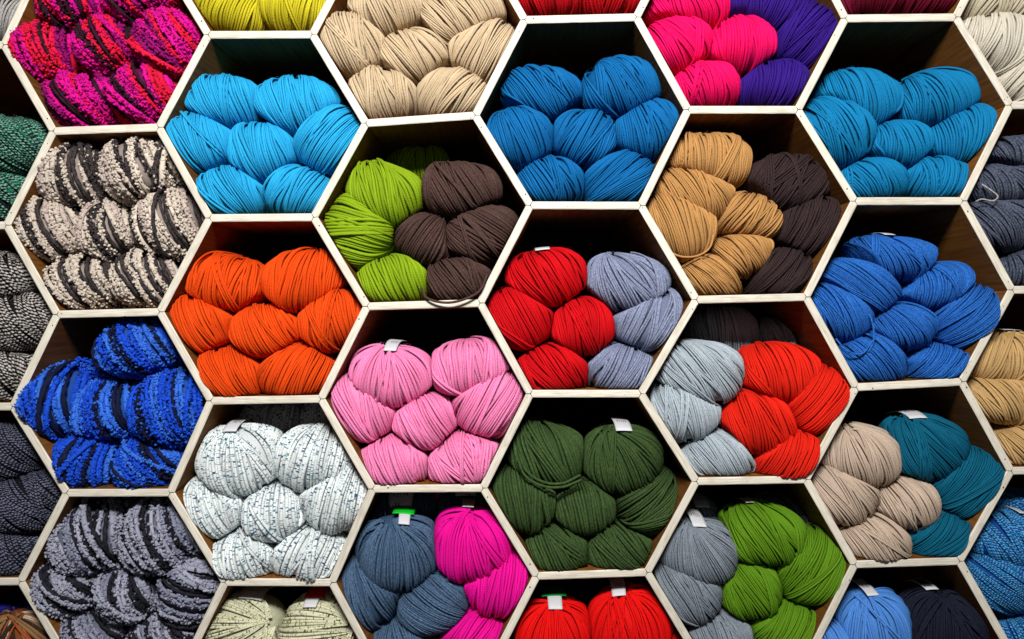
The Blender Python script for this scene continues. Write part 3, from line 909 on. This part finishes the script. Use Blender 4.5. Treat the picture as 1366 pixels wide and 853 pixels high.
cub('in the charcoal blue cubby', [
    ('charcoal_blue', 1366, 208, 56, 26, 0, 10, 0, 'topmost of the four'), ('charcoal_blue', 1348, 249, 58, 28, 8, 12, 2, 'second from the top, pale thread on it', {'tails': [[(1310, 246, -6), (1322, 254, -1), (1331, 262, 0), (1325, 268, 0), (1310, 266, -2), (1302, 269, -6)]]}),
    ('charcoal_blue', 1346, 299, 58, 36, 8, 22, 4, 'third from the top'), ('charcoal_blue', 1382, 357, 50, 32, 0, 10, 5, 'lowest of the four')])
cub('in the camel cubby', [
    ('camel', 1350, 480, 52, 36, 0, 4, 1, 'topmost, under a pale label', {'tilt': 14, 'tag': (0.1, 0.7, -30, 6)}), ('camel', 1346, 533, 57, 34, 8, 24, 3, 'middle of the three'), ('camel', 1376, 592, 50, 36, 8, 30, 5, 'lowest of the three')])
cub('in the blue and aqua flecked cubby', [
    ('sea_tweed', 1368, 686, 50, 26, 0, 10, -34, 'in shadow at the back', ), ('sea_tweed', 1358, 724, 58, 36, 4, 8, 2, 'upper of the front three', {'tag': (0.2, 0.3, -30, 10)}), ('sea_tweed', 1344, 777, 60, 40, 10, 40, 4, 'middle of the front three'), ('sea_tweed', 1382, 846, 54, 34, 0, 12, 5, 'lowest of the front three')])

FUZZY = set(YARN) - {'magenta_mix', 'cream_black', 'blue_black', 'grey_black'}
seed = 100
n_balls = 0
for phrase, specs in CUB:
    bx = sum(s_[1] for s_ in specs) / len(specs)
    by = sum(s_[2] for s_ in specs) / len(specs)
    poly = next((p for p in CELLS if inside((bx, by), p)), None)
    walls = cell_planes(poly)
    balls = []
    for sp in specs:
        ex = sp[9] if len(sp) > 9 else {}
        b = Ball()
        seed += 1
        b.rng = np.random.default_rng(seed)
        b.key = sp[0]
        wds, mk, wpx, dyes = YARN[sp[0]]
        b.dyes = dyes
        b.chunky = sp[0] in ('magenta_mix', 'cream_black', 'blue_black', 'grey_black')
        b.w = wpx * S * (1.04 if b.chunky else 0.94)
        make_shape(b, sp[1], sp[2], sp[3], sp[4], sp[5], sp[7] / 1000.0)
        b.ang = sp[6]
        b.tilt = ex.get('tilt', b.rng.uniform(-6, 9))
        b.twist = b.rng.uniform(-7, 7)
        b.bt = 0.1 if b.tilt > 12 else 0.5
        b.bb = 0.45
        b.walls = walls
        b.place = POS.get(sp[8], sp[8])
        b.ex_ = ex
        b.words = wds
        balls.append(b)
    # contact planes between neighbours
    for i, a in enumerate(balls):
        for b in balls[i + 1:]:
            dv = b.c - a.c
            L = np.linalg.norm(dv)
            n = dv / L

            def reach(o, m):
                q = np.array([m @ o.ex, m @ o.ey, m[2]])
                return 1.0 / math.sqrt(((q / o.r) ** 2).sum())
            ra, rb = reach(a, n), reach(b, n)
            if ra + rb > L * 0.97:
                t = L * ra / (ra + rb)
                lim = n @ a.c + t
                half = min(0.5 * (ra + rb - L), 0.014)
                up = abs(n[1])                      # the upper ball keeps its round belly and dents the one it lies on
                hi, lo = half * (0.08 + 0.42 * up), half * (0.08 - 0.10 * up)
                ga, gb = (hi, lo) if n[1] < 0 else (lo, hi)
                a.cons.append((n, lim + ga))
                b.cons.append((-n, -lim + gb))
    for b in balls:
        n_balls += 1
        base = b.c - np.array([0, b.r[1], 0])
        V, Q, at = wind(b)
        if b.key in FUZZY:
            Vf, Qf, Af = fuzz(b)
            Q = np.concatenate([Q, Qf + len(V)])
            V = np.concatenate([V, Vf])
            at['strand'] = np.concatenate([at['strand'], Af])
            if 'dye' in at:
                at['dye'] = np.concatenate([at['dye'], np.tile(at['dye'][:1], (len(Vf), 1))])
        m = MAT[b.key]
        label = f'{b.words} ball {phrase}, {b.place}'
        if len(label.replace('-', ' ').split()) > 15:      # the colour alone already tells which cubby
            label = f'{b.words} ball, {b.place}'
        ex = b.ex_
        if 'tag' in ex or 'tails' in ex:
            root = bpy.data.objects.new('yarn_ball', None)
            col.objects.link(root)
            root.location = to_b(base)
            mesh_obj('winding', V, Q, m, root, base, at)
            if 'tag' in ex:
                shift, wd, a0, a1 = ex['tag']
                wd *= 0.8
                a1 += 10
                Vt, Qt = strip(b, a0, a1, wd, shift, b.w * 1.15, taper=0.18, skew=b.rng.normal(0, 0.03))
                lab = mesh_obj('paper_band', Vt, Qt, PAPER, root, base)
                if 'tab' in ex:
                    kind, tw, fr = ex['tab']
                    Vt, Qt = strip(b, a0 - 4, a0 + (a1 - a0) * fr, tw, shift, b.w * 1.15 + 0.0007, taper=0.05)
                    mesh_obj('sticker', Vt, Qt, {'green': GREEN, 'dkgreen': DKGREEN, 'red': REDTAG}[kind], lab, base)
                elif wd > 0.29:
                    Vs, Qs = [], []
                    nb = 14 if ex.get('barcode') else 5
                    for j in range(nb):
                        sw = wd * (0.012 + 0.014 * b.rng.random())
                        xx = shift + wd * 0.55 * ((j + 0.5) / nb - 0.5)
                        aa = (a0 * 0.35 + a1 * 0.65)
                        hh = (a1 - a0) * (0.22 if ex.get('barcode') else 0.04 + 0.05 * b.rng.random())
                        v_, q_ = strip(b, aa - hh, aa + hh, sw, xx, b.w * 1.15 + 0.0005, na=3, nx=2)
                        Qs.append(q_ + sum(len(z) for z in Vs)); Vs.append(v_)
                    mesh_obj('barcode' if ex.get('barcode') else 'printed_marks', np.concatenate(Vs), np.concatenate(Qs), INK, lab, base)
            for tl in ex.get('tails', ()):
                pts = [plane_pt(x, y, z / 1000.0) for x, y, z in tl]
                Vt, Qt, At = tail_mesh(pts, b.w * (0.55 if b.key == 'charcoal_blue' else 0.72), b.rng)
                mesh_obj('loose_strand', Vt, Qt, MAT['pebble'] if b.key == 'charcoal_blue' else m, root, base, {'strand': At})
        else:
            root = mesh_obj('yarn_ball', V, Q, m, None, base, at)
        tag(root, label, 'yarn ball', f'{b.words} yarn balls {phrase}')
print('balls', n_balls)

# ------------------------------------------------------------------ light
def area(name, loc, target, size, power, c=(1, 1, 1)):
    from mathutils import Vector
    ld = bpy.data.lights.new(name, 'AREA')
    ld.shape = 'RECTANGLE'
    ld.size, ld.size_y = size
    ld.energy = power
    ld.color = c
    o = bpy.data.objects.new(name, ld)
    col.objects.link(o)
    a, t = Vector(to_b(np.array(loc))), Vector(to_b(np.array(target)))
    o.location = a
    o.rotation_euler = (t - a).to_track_quat('-Z', 'Y').to_euler()
    return o


area('shop_lamp', (-0.02, 0.62, 1.0), (0, 0.02, 0), (0.36, 0.14), 23.5, (1.0, 0.985, 0.96))
area('room_fill', (0, 0.10, 1.7), (0, 0, 0), (1.6, 1.0), 1.0, (0.95, 0.97, 1.0))
world = bpy.data.worlds.new('World')
scene.world = world
world.use_nodes = True
world.node_tree.nodes['Background'].inputs[0].default_value = (0.9, 0.95, 1.0, 1)
world.node_tree.nodes['Background'].inputs[1].default_value = 0.015

cam = bpy.data.cameras.new('camera')
co = bpy.data.objects.new('camera', cam)
col.objects.link(co)
co.location = to_b(np.array([0, 0, DIST]))
co.rotation_euler = (rad(90), 0, 0)
cam.sensor_width = 36
cam.lens = 36 * DIST / (1366 * S)
cam.clip_start, cam.clip_end = 0.05, 50
scene.camera = co

scene.view_settings.view_transform = 'Standard'
scene.view_settings.look = 'None'
scene.view_settings.exposure = 0.0
scene.view_settings.gamma = 1.0
scene.cycles.max_bounces = 5
scene.cycles.diffuse_bounces = 3
